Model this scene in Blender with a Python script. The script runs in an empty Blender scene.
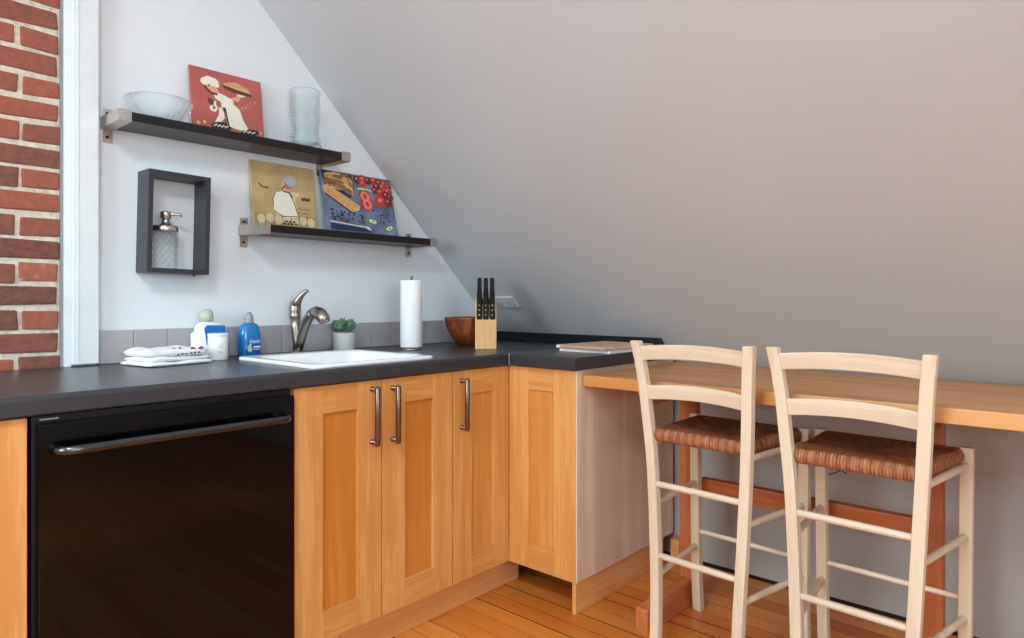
import bpy, bmesh, math, random
from mathutils import Vector, Matrix
random.seed(11)
PI = math.pi
SC = bpy.context.scene
COL = SC.collection

# ------------------------------------------------------------------ materials
def lin(c):
    def f(v):
        v /= 255.0
        return v / 12.92 if v <= 0.04045 else ((v + 0.055) / 1.055) ** 2.4
    return (f(c[0]), f(c[1]), f(c[2]), 1.0)

def new_mat(name):
    m = bpy.data.materials.new(name)
    m.use_nodes = True
    nt = m.node_tree
    return m, nt, nt.nodes['Principled BSDF']

def nd(nt, typ, **kw):
    n = nt.nodes.new(typ)
    for k, v in kw.items():
        setattr(n, k, v)
    return n

def bump(nt, b, height, strength, dist=0.002):
    bn = nd(nt, 'ShaderNodeBump')
    bn.inputs['Strength'].default_value = strength
    bn.inputs['Distance'].default_value = dist
    nt.links.new(height, bn.inputs['Height'])
    nt.links.new(bn.outputs[0], b.inputs['Normal'])

def coords(nt, scale=(1, 1, 1), rnd=False):
    tc = nd(nt, 'ShaderNodeTexCoord')
    mp = nd(nt, 'ShaderNodeMapping')
    mp.inputs['Scale'].default_value = scale
    nt.links.new(tc.outputs['Object'], mp.inputs['Vector'])
    return mp.outputs[0]

def noise(nt, vec, scale, detail=4, rough=0.55, dist=0.0):
    n = nd(nt, 'ShaderNodeTexNoise')
    n.inputs['Scale'].default_value = scale
    n.inputs['Detail'].default_value = detail
    n.inputs['Roughness'].default_value = rough
    n.inputs['Distortion'].default_value = dist
    nt.links.new(vec, n.inputs['Vector'])
    return n.outputs[0]

def ramp(nt, fac, stops):
    r = nd(nt, 'ShaderNodeValToRGB')
    els = r.color_ramp.elements
    while len(els) < len(stops):
        els.new(0.5)
    for e, (p, c) in zip(els, stops):
        e.position = p
        e.color = lin(c)
    nt.links.new(fac, r.inputs['Fac'])
    return r.outputs['Color']

def plain(name, c, rough=0.5, metal=0.0, spec=0.5, var=0.0, vscale=8.0, bmp=0.0, bscale=120.0, coat=0.0):
    m, nt, b = new_mat(name)
    b.inputs['Roughness'].default_value = rough
    b.inputs['Metallic'].default_value = metal
    b.inputs['Specular IOR Level'].default_value = spec
    b.inputs['Coat Weight'].default_value = coat
    v = coords(nt)
    d = var if var else 0.02
    n = noise(nt, v, vscale)
    lo = tuple(max(0, x * (1 - d)) for x in c)
    hi = tuple(min(255, x * (1 + d)) for x in c)
    nt.links.new(ramp(nt, n, [(0.3, lo), (0.7, hi)]), b.inputs['Base Color'])
    if bmp:
        bump(nt, b, noise(nt, v, bscale, 3), bmp)
    return m

def wood(name, dark, mid, light, axis='Z', rough=0.4, freq=26.0, stretch=0.06, spec=0.4, bmp=0.05):
    m, nt, b = new_mat(name)
    s = {'X': (stretch, 1, 1), 'Y': (1, stretch, 1), 'Z': (1, 1, stretch)}[axis]
    v = coords(nt, s)
    n1 = noise(nt, v, freq, 5, 0.6, 0.6)
    n2 = noise(nt, v, freq * 6, 3, 0.6)
    n3 = noise(nt, coords(nt), 2.2, 2)
    a = nd(nt, 'ShaderNodeMath', operation='MULTIPLY_ADD')
    nt.links.new(n2, a.inputs[0]); a.inputs[1].default_value = 0.35
    nt.links.new(n1, a.inputs[2])
    a2 = nd(nt, 'ShaderNodeMath', operation='MULTIPLY_ADD')
    nt.links.new(n3, a2.inputs[0]); a2.inputs[1].default_value = 0.5
    nt.links.new(a.outputs[0], a2.inputs[2])
    nt.links.new(ramp(nt, a2.outputs[0], [(0.55, dark), (0.92, mid), (1.25 if False else 1.0, light)]), b.inputs['Base Color'])
    b.inputs['Roughness'].default_value = rough
    b.inputs['Specular IOR Level'].default_value = spec
    bump(nt, b, n2, bmp, 0.001)
    return m

def toned(name, stops, rough, axis=None, freq=20, mix=0.45, bmp=0.2, bscale=60, spec=0.4):
    """colour from a per-piece tone attribute plus grain noise"""
    m, nt, b = new_mat(name)
    at = nd(nt, 'ShaderNodeAttribute', attribute_name='tone')
    s = (1, 1, 1) if axis is None else {'X': (.07, 1, 1), 'Y': (1, .05, 1), 'Z': (1, 1, .07)}[axis]
    v = coords(nt, s)
    n1 = noise(nt, v, freq, 5, 0.65, 0.5)
    mx = nd(nt, 'ShaderNodeMath', operation='MULTIPLY_ADD')
    sb = nd(nt, 'ShaderNodeMath', operation='SUBTRACT')
    nt.links.new(n1, sb.inputs[0]); sb.inputs[1].default_value = 0.5
    nt.links.new(sb.outputs[0], mx.inputs[0]); mx.inputs[1].default_value = mix * 2
    nt.links.new(at.outputs['Fac'], mx.inputs[2])
    nt.links.new(ramp(nt, mx.outputs[0], stops), b.inputs['Base Color'])
    b.inputs['Roughness'].default_value = rough
    b.inputs['Specular IOR Level'].default_value = spec
    bump(nt, b, noise(nt, v, bscale, 4), bmp)
    return m

def thin_glass(name, tint=(250, 252, 252), rough=0.03, solid=0.25):
    m, nt, b = new_mat(name)
    out = nt.nodes['Material Output']
    b.inputs['Base Color'].default_value = lin(tint)
    b.inputs['Roughness'].default_value = rough
    b.inputs['Transmission Weight'].default_value = 1.0
    b.inputs['IOR'].default_value = 1.35
    tr = nd(nt, 'ShaderNodeBsdfTransparent')
    tr.inputs[0].default_value = lin((tint[0], tint[1], tint[2]))
    lw = nd(nt, 'ShaderNodeLayerWeight'); lw.inputs['Blend'].default_value = 0.35
    ma = nd(nt, 'ShaderNodeMath', operation='MULTIPLY_ADD')
    nt.links.new(lw.outputs['Facing'], ma.inputs[0]); ma.inputs[1].default_value = 0.45; ma.inputs[2].default_value = solid
    v = coords(nt)
    nt.links.new(noise(nt, v, 3), nd(nt, 'ShaderNodeMath').inputs[0])
    ms = nd(nt, 'ShaderNodeMixShader')
    nt.links.new(ma.outputs[0], ms.inputs[0])
    nt.links.new(tr.outputs[0], ms.inputs[1]); nt.links.new(b.outputs[0], ms.inputs[2])
    nt.links.new(ms.outputs[0], out.inputs['Surface'])
    return m

M = {}
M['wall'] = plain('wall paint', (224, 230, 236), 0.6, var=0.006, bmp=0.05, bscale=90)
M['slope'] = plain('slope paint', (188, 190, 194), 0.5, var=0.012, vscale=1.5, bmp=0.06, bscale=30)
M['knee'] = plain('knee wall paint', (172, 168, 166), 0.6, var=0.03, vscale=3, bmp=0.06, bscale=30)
M['ceil'] = plain('ceiling paint', (225, 225, 226), 0.7)
M['trim'] = plain('trim paint', (218, 225, 229), 0.35)
M['trim_grey'] = plain('edge grey', (132, 136, 139), 0.6)
M['mortar'] = plain('mortar', (200, 188, 174), 0.95, var=0.12, vscale=60, bmp=0.5, bscale=180)
M['brick'] = toned('brick', [(0.0, (100, 66, 60)), (0.3, (132, 80, 68)), (0.55, (152, 86, 66)), (0.8, (164, 100, 78)), (1.0, (204, 170, 150))], 0.9, freq=46, mix=0.5, bmp=0.8, bscale=120)
M['floor'] = toned('pine floor', [(0.0, (150, 80, 30)), (0.35, (200, 114, 44)), (0.65, (218, 138, 60)), (1.0, (230, 162, 88))], 0.32, axis='Y', freq=22, mix=0.34, bmp=0.06, bscale=40, spec=0.5)
M['dark_gap'] = plain('dark gap', (44, 24, 13), 0.9)
M['counter'] = plain('charcoal laminate', (50, 51, 56), 0.3, var=0.10, vscale=260, bmp=0.05, bscale=260)
M['counter_edge'] = plain('counter seam', (150, 150, 152), 0.4)
M['splash_black'] = plain('black splash', (20, 20, 24), 0.35)
M['tile'] = toned('grey tile', [(0.0, (158, 157, 161)), (1.0, (178, 177, 181))], 0.3, freq=30, mix=0.2, bmp=0.02)
M['grout'] = plain('grout', (146, 144, 147), 0.9)
M['frame_v'] = wood('maple vertical', (198, 134, 70), (211, 148, 82), (220, 160, 96), 'Z', 0.38)
M['frame_h'] = wood('maple horizontal', (196, 130, 68), (208, 143, 78), (216, 155, 92), 'X', 0.38)
M['frame_hy'] = wood('maple horizontal y', (196, 130, 68), (208, 143, 78), (216, 155, 92), 'Y', 0.38)
M['panel'] = wood('maple panel', (188, 112, 42), (199, 124, 50), (206, 133, 60), 'Z', 0.4, freq=14)
M['panel_light'] = wood('lighter maple panel', (194, 126, 58), (206, 139, 68), (214, 149, 80), 'Z', 0.4, freq=14)
M['carcass'] = wood('maple carcass', (186, 122, 72), (204, 142, 92), (214, 156, 106), 'Z', 0.45)
M['end_panel'] = wood('pale birch end', (206, 180, 154), (218, 194, 168), (228, 206, 182), 'Z', 0.5, freq=12, stretch=0.03)
M['plinth'] = wood('plinth wood', (214, 148, 84), (222, 160, 96), (230, 170, 108), 'X', 0.45)
M['bar'] = wood('bar top wood', (188, 124, 68), (206, 142, 84), (216, 158, 102), 'Y', 0.36, freq=18)
M['trestle'] = wood('trestle wood', (160, 82, 40), (180, 98, 50), (194, 112, 60), 'Z', 0.45)
M['trestle_y'] = wood('trestle rail wood', (156, 78, 38), (176, 94, 46), (190, 108, 56), 'Y', 0.45)
M['trestle_x'] = wood('trestle foot wood', (176, 100, 56), (194, 116, 66), (206, 130, 78), 'X', 0.45)
M['chair'] = wood('cream chair wood', (206, 185, 160), (216, 197, 172), (224, 207, 184), 'Z', 0.42, freq=12)
M['chair_y'] = wood('cream chair slat wood', (206, 185, 160), (216, 197, 172), (224, 207, 184), 'Y', 0.42, freq=12)
M['steel'] = plain('brushed steel', (196, 192, 186), 0.32, 1.0, var=0.06, vscale=60)
M['nickel'] = plain('nickel', (164, 156, 148), 0.33, 1.0, var=0.04)
M['pull'] = plain('pull metal', (118, 106, 100), 0.3, 1.0, var=0.04)
M['black_gloss'] = plain('black gloss', (5, 4, 5), 0.07, 0, 0.28)
M['black_dull'] = plain('black dull', (8, 8, 9), 0.5)
M['handle_black'] = plain('dark steel handle', (86, 88, 94), 0.22, 1.0)
M['shelf'] = wood('black brown shelf', (17, 14, 15), (22, 18, 19), (30, 25, 25), 'X', 0.34, freq=30)
M['box'] = plain('charcoal box', (46, 48, 53), 0.4, var=0.03)
M['box_face'] = plain('charcoal box face', (34, 36, 40), 0.4, var=0.03)
M['glass'] = thin_glass('clear glass')
M['glass_rib'] = thin_glass('ribbed glass', (251, 253, 253), 0.03, 0.26)
M['porcelain'] = plain('white enamel', (240, 243, 247), 0.12)
M['white_plastic'] = plain('white plastic', (236, 240, 243), 0.35)
M['outlet'] = plain('outlet grey', (196, 198, 200), 0.3)
M['paper'] = plain('paper towel', (240, 243, 246), 0.95, var=0.01, bmp=0.15, bscale=220)
M['sheet'] = plain('white sheet', (232, 235, 236), 0.6)
M['cloth'] = plain('white cotton', (238, 240, 243), 0.95, bmp=0.3, bscale=300)
M['red_print'] = plain('red print', (150, 30, 48), 0.9)
M['dark_print'] = plain('dark print', (60, 52, 60), 0.9)
M['grey_print'] = plain('grey print', (176, 176, 180), 0.8)
M['blue_label'] = plain('blue label', (10, 112, 188), 0.35)
M['cap_green'] = plain('sage cap', (186, 192, 176), 0.4)
M['soap_blue'] = plain('blue soap', (0, 120, 188), 0.12, coat=0.5, var=0.05)
M['soap_dark'] = plain('blue label dark', (4, 84, 160), 0.2)
M['cap_grey'] = plain('grey cap', (150, 158, 164), 0.35)
M['pale_green'] = plain('pale green print', (176, 206, 170), 0.5)
M['pot'] = plain('white pot', (206, 208, 206), 0.6, var=0.02)
M['leaf'] = plain('succulent leaf', (92, 132, 104), 0.5, var=0.25, vscale=40)
M['soil'] = plain('soil', (70, 62, 48), 0.95)
M['bowl_wood'] = wood('acacia bowl', (96, 42, 18), (132, 66, 30), (160, 90, 46), 'Z', 0.35, freq=24, stretch=.3)
M['block'] = wood('bamboo block', (206, 156, 96), (222, 176, 116), (232, 192, 136), 'Z', 0.4, freq=30, stretch=.03)
M['knife_black'] = plain('knife handle', (7, 7, 8), 0.55, 0, 0.2)
M['board'] = wood('board wood', (186, 142, 108), (204, 164, 130), (216, 180, 148), 'Y', 0.45, freq=20)
M['terracotta'] = plain('dusty red plaque', (178, 92, 84), 0.55, var=0.06, vscale=12)
M['cream_print'] = plain('cream print', (232, 228, 214), 0.6)
M['skin_print'] = plain('peach print', (222, 160, 130), 0.6)
M['brown_print'] = plain('brown print', (92, 58, 40), 0.6)
M['pasta_print'] = plain('pasta print', (220, 178, 120), 0.6)
M['faded_print'] = plain('faded lettering', (206, 140, 124), 0.6)
M['tan_print'] = plain('tan canvas', (186, 160, 112), 0.7, var=0.08, vscale=9)
M['tan_dark'] = plain('tan canvas dark', (164, 136, 92), 0.7, var=0.08, vscale=14)
M['tan_light'] = plain('tan canvas light', (208, 190, 148), 0.7, var=0.08, vscale=20)
M['blue_canvas'] = plain('slate blue print', (98, 108, 136), 0.6, var=0.3, vscale=12)
M['navy_print'] = plain('navy print', (36, 46, 76), 0.6)
M['tomato'] = plain('tomato print', (176, 62, 54), 0.55, var=0.2, vscale=50)
M['tomato_dark'] = plain('dark red print', (112, 36, 38), 0.55, var=0.2, vscale=50)
M['pink_print'] = plain('cut tomato print', (226, 130, 120), 0.55)
M['green_print'] = plain('green print', (96, 132, 84), 0.6, var=0.2, vscale=40)
M['yellow_print'] = plain('yellow print', (206, 172, 90), 0.6, var=0.2, vscale=40)
M['ochre_print'] = plain('ochre print', (136, 98, 62), 0.6, var=0.2, vscale=40)
M['stick_print'] = plain('spaghetti print', (222, 164, 110), 0.6, var=0.1, vscale=60)
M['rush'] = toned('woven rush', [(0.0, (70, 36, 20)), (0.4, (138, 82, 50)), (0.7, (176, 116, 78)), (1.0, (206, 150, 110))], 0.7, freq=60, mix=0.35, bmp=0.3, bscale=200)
M['lamp'] = plain('window frame paint', (225, 225, 222), 0.4)

# ------------------------------------------------------------------ mesh builder
class MB:
    def __init__(s):
        s.bm = bmesh.new()
        s.tone = s.bm.faces.layers.float.new('tone')
    def _merge(s, t, mi, smooth, tone=0.0, mat=None):
        vm = {}
        for v in t.verts:
            vm[v] = s.bm.verts.new(mat @ v.co if mat else v.co)
        for f in t.faces:
            try:
                nf = s.bm.faces.new([vm[v] for v in f.verts])
            except ValueError:
                continue
            nf.material_index = mi; nf.smooth = smooth; nf[s.tone] = tone
        t.free()
    def box(s, x0, x1, y0, y1, z0, z1, bev=0.0, mi=0, tone=0.0, mat=None, seg=2, jit=0.0):
        t = bmesh.new()
        bmesh.ops.create_cube(t, size=1.0)
        for v in t.verts:
            v.co = Vector(((x0 + x1) / 2 + v.co.x * (x1 - x0), (y0 + y1) / 2 + v.co.y * (y1 - y0), (z0 + z1) / 2 + v.co.z * (z1 - z0)))
            if jit:
                v.co += Vector((random.uniform(-jit, jit), 0, random.uniform(-jit, jit)))
        if bev:
            bmesh.ops.bevel(t, geom=list(t.edges), offset=bev, segments=seg, affect='EDGES', profile=0.6, clamp_overlap=True)
        s._merge(t, mi, False, tone, mat)
        return s
    def lathe(s, prof, c=(0, 0, 0), n=32, mi=0, mat=None, fr=None, smooth=True, cap0=True, cap1=True):
        t = bmesh.new(); rings = []
        for k, (r, z) in enumerate(prof):
            ring = []
            for i in range(n):
                a = 2 * PI * i / n
                rr = fr(r, z, a, k) if fr else r
                ring.append(t.verts.new((c[0] + rr * math.cos(a), c[1] + rr * math.sin(a), c[2] + z)))
            rings.append(ring)
        for a, b in zip(rings, rings[1:]):
            for i in range(n):
                t.faces.new((a[i], a[(i + 1) % n], b[(i + 1) % n], b[i]))
        if cap0: t.faces.new(rings[0][::-1])
        if cap1: t.faces.new(rings[-1])
        s._merge(t, mi, smooth, 0.0, mat)
        return s
    def tube(s, pts, rad, n=14, mi=0, smooth=True, sq=None, mat=None):
        """round tube; rad is a number, or a list of numbers or (a,b) pairs"""
        t = bmesh.new(); rings = []
        P = [Vector(p) for p in pts]
        up = None
        for k, p in enumerate(P):
            d = (P[min(k + 1, len(P) - 1)] - P[max(k - 1, 0)]).normalized()
            if up is None:
                ref = Vector((0, 0, 1)) if abs(d.z) < 0.9 else Vector((1, 0, 0))
                up = (ref - d * ref.dot(d)).normalized()
            else:
                up = (up - d * up.dot(d)).normalized()
            side = d.cross(up)
            r = rad[k] if isinstance(rad, (list, tuple)) else rad
            ra, rb = r if isinstance(r, tuple) else (r, r)
            rings.append([t.verts.new(p + side * ra * math.cos(2 * PI * i / n) + up * rb * math.sin(2 * PI * i / n)) for i in range(n)])
        for a, b in zip(rings, rings[1:]):
            for i in range(n):
                t.faces.new((a[i], a[(i + 1) % n], b[(i + 1) % n], b[i]))
        t.faces.new(rings[0][::-1]); t.faces.new(rings[-1])
        s._merge(t, mi, smooth, 0.0, mat)
        return s
    def bar(s, secs, mi=0, bev=0.003, mat=None):
        """a bar through quadrilateral sections (each four points)"""
        t = bmesh.new(); R = [[t.verts.new(p) for p in q] for q in secs]
        long_e = []
        for a, b in zip(R, R[1:]):
            for i in range(4):
                t.faces.new((a[i], a[(i + 1) % 4], b[(i + 1) % 4], b[i]))
        t.faces.new(R[0][::-1]); t.faces.new(R[-1])
        bmesh.ops.recalc_face_normals(t, faces=t.faces)
        if bev:
            es = []
            for a, b in zip(R, R[1:]):
                for i in range(4):
                    es.append(t.edges.get((a[i], b[i])))
            for q in (R[0], R[-1]):
                for i in range(4):
                    es.append(t.edges.get((q[i], q[(i + 1) % 4])))
            bmesh.ops.bevel(t, geom=[e for e in es if e], offset=bev, segments=2, affect='EDGES', profile=0.6, clamp_overlap=True)
        s._merge(t, mi, False, 0.0, mat)
        return s
    def prism(s, pts, vec, mi=0, mat=None, smooth=False, bev=0.0, tone=0.0):
        t = bmesh.new(); v = Vector(vec)
        a = [t.verts.new(p) for p in pts]; b = [t.verts.new(Vector(p) + v) for p in pts]
        n = len(a)
        t.faces.new(a[::-1]); t.faces.new(b)
        for i in range(n):
            t.faces.new((a[i], a[(i + 1) % n], b[(i + 1) % n], b[i]))
        bmesh.ops.recalc_face_normals(t, faces=t.faces)
        if bev:
            bmesh.ops.bevel(t, geom=list(t.edges), offset=bev, segments=2, affect='EDGES', profile=0.6, clamp_overlap=True)
        s._merge(t, mi, smooth, tone, mat)
        return s
    def ball(s, c, r, mi=0, u=14, v=10, mat=None):
        t = bmesh.new()
        bmesh.ops.create_uvsphere(t, u_segments=u, v_segments=v, radius=1.0)
        rr = r if isinstance(r, (tuple, list)) else (r, r, r)
        for w in t.verts:
            w.co = Vector((c[0] + w.co.x * rr[0], c[1] + w.co.y * rr[1], c[2] + w.co.z * rr[2]))
        s._merge(t, mi, True, 0.0, mat)
        return s
    # flat print on a picture face: u right, v up, face looks towards -y
    def flat(s, pts, layer=1, mi=0, y=0.0, mat=None):
        s.cnt = getattr(s, 'cnt', 0) + 1
        d = 0.0004 * layer + 0.000006 * s.cnt
        s.prism([(u, y - d, v) for u, v in pts], (0, d, 0), mi, mat)
        return s
    def ell(s, u, v, a, b, rot=0, layer=1, mi=0, y=0.0, n=20, mat=None):
        c, q = math.cos(rot), math.sin(rot)
        return s.flat([(u + a * math.cos(t) * c - b * math.sin(t) * q, v + a * math.cos(t) * q + b * math.sin(t) * c) for t in [2 * PI * i / n for i in range(n)]], layer, mi, y, mat)
    def stroke(s, pts, w, layer=1, mi=0, y=0.0, mat=None):
        for (u0, v0), (u1, v1) in zip(pts, pts[1:]):
            L = math.hypot(u1 - u0, v1 - v0) or 1e-6
            nx, ny = -(v1 - v0) / L * w / 2, (u1 - u0) / L * w / 2
            s.flat([(u0 + nx, v0 + ny), (u0 - nx, v0 - ny), (u1 - nx, v1 - ny), (u1 + nx, v1 + ny)], layer, mi, y, mat)
        return s
    def text(s, body, size, mat, mi=0, depth=0.0004):
        cu = bpy.data.curves.new('t', 'FONT'); cu.body = body; cu.size = size; cu.extrude = depth
        cu.align_x = 'CENTER'; cu.align_y = 'CENTER'
        ob = bpy.data.objects.new('t', cu)
        me = bpy.data.meshes.new_from_object(ob)
        t = bmesh.new(); t.from_mesh(me)
        s._merge(t, mi, False, 0.0, mat)
        bpy.data.objects.remove(ob); bpy.data.curves.remove(cu); bpy.data.meshes.remove(me)
        return s
    def build(s, name, mats, parent=None, local=False, origin=None):
        off = Vector((0, 0, 0))
        me = bpy.data.meshes.new(name)
        o = bpy.data.objects.new(name, me)
        bmesh.ops.recalc_face_normals(s.bm, faces=s.bm.faces)
        if parent is not None:
            if not local: off = BASE[parent.name]
            BASE[o.name] = BASE[parent.name]
            o.parent = parent
        else:
            if origin is None:
                xs = [v.co for v in s.bm.verts]
                mn = Vector((min(v.x for v in xs), min(v.y for v in xs), min(v.z for v in xs)))
                mxx = Vector((max(v.x for v in xs), max(v.y for v in xs), 0))
                origin = Vector(((mn.x + mxx.x) / 2, (mn.y + mxx.y) / 2, mn.z))
            off = Vector(origin); o.location = off
            BASE[o.name] = off
        for v in s.bm.verts: v.co -= off
        s.bm.to_mesh(me); s.bm.free()
        for m in (mats if isinstance(mats, list) else [mats]):
            me.materials.append(m)
        COL.objects.link(o)
        return o

BASE = {}
def tag(o, label, cat, group=None):
    o['label'] = label; o['category'] = cat
    if group: o['group'] = group
    return o
def thing(name, loc, label, cat, group=None, rot=(0, 0, 0)):
    o = bpy.data.objects.new(name, None)
    o.empty_display_size = 0.05
    o.location = loc; o.rotation_euler = rot
    COL.objects.link(o); BASE[o.name] = Vector(loc)
    return tag(o, label, cat, group)
def struct(o, label=None):
    o['kind'] = 'structure'
    if label: o['label'] = label
    return o

# ------------------------------------------------------------------ key measures
YB = 2.40            # plane of the back wall
XK = 2.68            # plane of the knee wall on the right
CT = 0.923           # counter height
ZS0 = 0.8567          # height where the slope starts
def slope_x(z): return 1.258 + (2.261 - z) / 0.987
ZC = 2.62
XL, YF = -2.3, -2.7  # far sides of the room behind the camera

# ------------------------------------------------------------------ room shell
# floor of planks running along y
b = MB()
b.box(XL, XK + .05, YF, YB + .05, -0.06, -0.018, mi=1)
w = 0.079; x = XL
while x < XK:
    y = YF - random.uniform(0, 1.5)
    while y < YB:
        L = random.uniform(1.6, 3.0)
        tone = random.uniform(0.28, 0.78)
        y0, y1 = max(y, YF), min(y + L - 0.0015, YB)
        if y1 - y0 > 0.02:
            g = random.choice((0.0006, 0.0012, 0.002, 0.0042))
            b.box(x + g, min(x + w, XK) - 0.0008, y0, y1, -0.02, 0.0, bev=0.0, tone=tone)
        y += L
    x += w
b.bm.normal_update()
for f in b.bm.faces:
    if abs(f.normal.z) < .5: f.material_index = 1
struct(b.build('floor', [M['floor'], M['dark_gap']], origin=(0, 0, 0)))

# back wall: drywall cut by the slope
b = MB()
xs0 = slope_x(ZS0)
b.prism([(0.632, YB, 0), (XK + .02, YB, 0), (XK + .02, YB, ZS0), (slope_x(ZC), YB, ZC), (0.632, YB, ZC)], (0, 0.1, 0))
struct(b.build('wall_back', M['wall'], origin=(0, YB, 0)))
# brick chimney wall left of the casing
b = MB()
b.box(XL, 0.632, YB + 0.008, YB + 0.1, 0, ZC, mi=1)
ch = 0.0700; z0 = 1.944 - 0.07 * 28 + 0.0
rown = 0
z = z0 - 0.07
while z < ZC:
    end = 0.618 + random.uniform(-0.006, 0.004)
    if rown % 2 == 0: xr = end - random.uniform(0.098, 0.114)
    else: xr = end
    xs = [end]
    if rown % 2 == 0:
        xs.append(xr)
    while xs[-1] > -0.6:
        xs.append(xs[-1] - random.uniform(0.2, 0.222))
    for xa, xb in zip(xs[1:], xs):
        if z > 0.7 and z + ch < ZC:
            d = random.uniform(0.001, 0.004)
            hj = random.uniform(-0.002, 0.002)
            b.box(xa + random.uniform(.010, .014), xb, YB + d, YB + 0.03, z + 0.0072 + hj, z + ch - 0.0072 + hj, bev=0.0055, tone=random.choice((.14, .22, .3, .42, .5, .55, .6, .7)), jit=0.0045)
    z += ch; rown += 1
struct(b.build('wall_chimney', [M['brick'], M['mortar']], origin=(0.2, YB, 0)), 'red brick wall with pale mortar left of the white casing')

# knee wall under the slope
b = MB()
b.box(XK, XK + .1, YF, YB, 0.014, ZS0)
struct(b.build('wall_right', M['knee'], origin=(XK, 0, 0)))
b = MB(); b.box(XK + .006, XK + .1, YF, YB, 0.0, 0.014)  # dark strip coloured as the shade in the gap below the wall
struct(b.build('gap_shade_strip', M['dark_gap'], origin=(XK, 0, 0)))
# sloped ceiling + flat ceiling
b = MB()
T = 0.1
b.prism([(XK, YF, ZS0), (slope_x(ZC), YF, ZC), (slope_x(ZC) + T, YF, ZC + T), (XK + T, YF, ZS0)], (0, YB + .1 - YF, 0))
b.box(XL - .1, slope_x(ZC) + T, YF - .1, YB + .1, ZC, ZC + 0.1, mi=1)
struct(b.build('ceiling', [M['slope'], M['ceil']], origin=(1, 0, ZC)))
# left wall with a window opening added out of view
b = MB()
wy0, wy1, wz0, wz1 = 0.3, 1.9, 1.2, 2.4
b.box(XL - .1, XL, YF, wy0, 0, ZC); b.box(XL - .1, XL, wy1, YB + .1, 0, ZC)
b.box(XL - .1, XL, wy0, wy1, 0, wz0); b.box(XL - .1, XL, wy0, wy1, wz1, ZC)
struct(b.build('wall_left', M['wall'], origin=(XL, 0, 0)))
# wall behind the camera with a window opening added for light
b = MB()
vx0, vx1, vz0, vz1 = -1.2, 0.45, 1.0, 2.25
b.box(XL - .1, vx0, YF - .1, YF, 0, ZC); b.box(vx1, XK + .1, YF - .1, YF, 0, ZC)
b.box(vx0, vx1, YF - .1, YF, 0, vz0); b.box(vx0, vx1, YF - .1, YF, vz1, ZC)
struct(b.build('wall_front', M['wall'], origin=(0, YF, 0)))
# mullioned frames of the two added, unseen windows
b = MB()
for y in (wy0, (wy0 + wy1) / 2 - .02, wy1 - .04): b.box(XL - .07, XL - .03, y, y + .04, wz0, wz1, .004)
for z in (wz0, (wz0 + wz1) / 2, wz1 - .04): b.box(XL - .07, XL - .03, wy0, wy1, z, z + .04, .004)
struct(b.build('window_added_1', M['lamp']))
b = MB()
for x in (vx0, (vx0 + vx1) / 2 - .02, vx1 - .04): b.box(x, x + .04, YF - .07, YF - .03, vz0, vz1, .004)
for z in (vz0, (vz0 + vz1) / 2, vz1 - .04): b.box(vx0, vx1, YF - .07, YF - .03, z, z + .04, .004)
struct(b.build('window_added_2', M['lamp']))
# white casing between brick and drywall
b = MB()
b.box(0.643, 0.714, 2.366, YB, CT + 0.006, ZC, bev=0.003)
b.box(0.655, 0.658, 2.3645, 2.37, CT + 0.006, ZC, bev=0.0006)
struct(b.build('trim_1', M['trim']), 'wide white casing board beside the drywall')
b = MB(); b.box(0.6245, 0.643, 2.378, YB, CT, ZC, bev=0.002)
struct(b.build('trim_2', M['trim']), 'narrow white strip along the casing')
b = MB(); b.box(0.6185, 0.632, 2.393, YB + .01, CT, ZC)  # flat grey strip, darker than the casing beside it
struct(b.build('trim_3', M['trim_grey']), 'thin grey edge strip against the brick')
b = MB(); b.box(2.62, XK - .001, 1.372, 1.412, 0.0, 0.098, bev=0.003)
struct(b.build('trim_5', M['plinth']), 'short wooden block at the foot of the knee wall')

# ------------------------------------------------------------------ worktops
def worktop(b, x0, x1, y0, y1, rx0=False, ry0=False, ry1=False, mi=0):
    """slab whose y0 (or x0) edge is rounded over at the top"""
    z0, z1 = 0.878, CT
    R = 0.012
    if rx0:
        pr = [(x1, z0), (x1, z1)] + [(x0 + R - R * math.sin(t), z1 - R + R * math.cos(t)) for t in [PI / 2 * i / 6 for i in range(7)]] + [(x0, z0 + .004), (x0 + .004, z0)]
        b.prism([(p, y0, q) for p, q in pr], (0, y1 - y0, 0), mi)
    else:
        pr = [(y1, z0), (y1, z1)] + [(y0 + R - R * math.sin(t), z1 - R + R * math.cos(t)) for t in [PI / 2 * i / 6 for i in range(7)]] + [(y0, z0 + .004), (y0 + .004, z0)]
        b.prism([(x0, p, q) for p, q in pr], (x1 - x0, 0, 0), mi)
# sink run: built around the sink cut-out
SX0, SX1, SY0, SY1 = 1.092, 1.577, 1.752, 2.24
b = MB()
Y0 = 1.722
hx0, hx1, hy0, hy1 = SX0 + .025, SX1 - .025, SY0 + .022, SY1 - .05
worktop(b, -0.35, hx0, Y0, 2.396); worktop(b, hx1, 1.925, Y0, 2.396); worktop(b, hx0, hx1, Y0, hy0)
b.box(hx0, hx1, hy1, 2.396, 0.878, CT)
b.box(1.925, 2.60, 1.714, 2.396, 0.878, CT)
run = tag(b.build('countertop', M['counter']), 'long charcoal laminate worktop along the back wall holding the white sink', 'countertop')
rt = thing('countertop', (2.24, 1.55, 0.878), 'short charcoal worktop return in the corner over the end cabinet', 'countertop')
b = MB(); worktop(b, 1.912, 2.60, 1.400, 1.712, rx0=True)
b.build('slab', M['counter'], rt)
b = MB(); b.box(1.911, 2.2, 1.712, 1.7138, 0.8795, CT + .0006); b.box(1.9112, 1.9125, 1.711, 1.7138, 0.88, CT - .004)
b.build('seam_strip', M['counter_edge'], rt)['label'] = 'pale metal joint strip'
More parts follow.
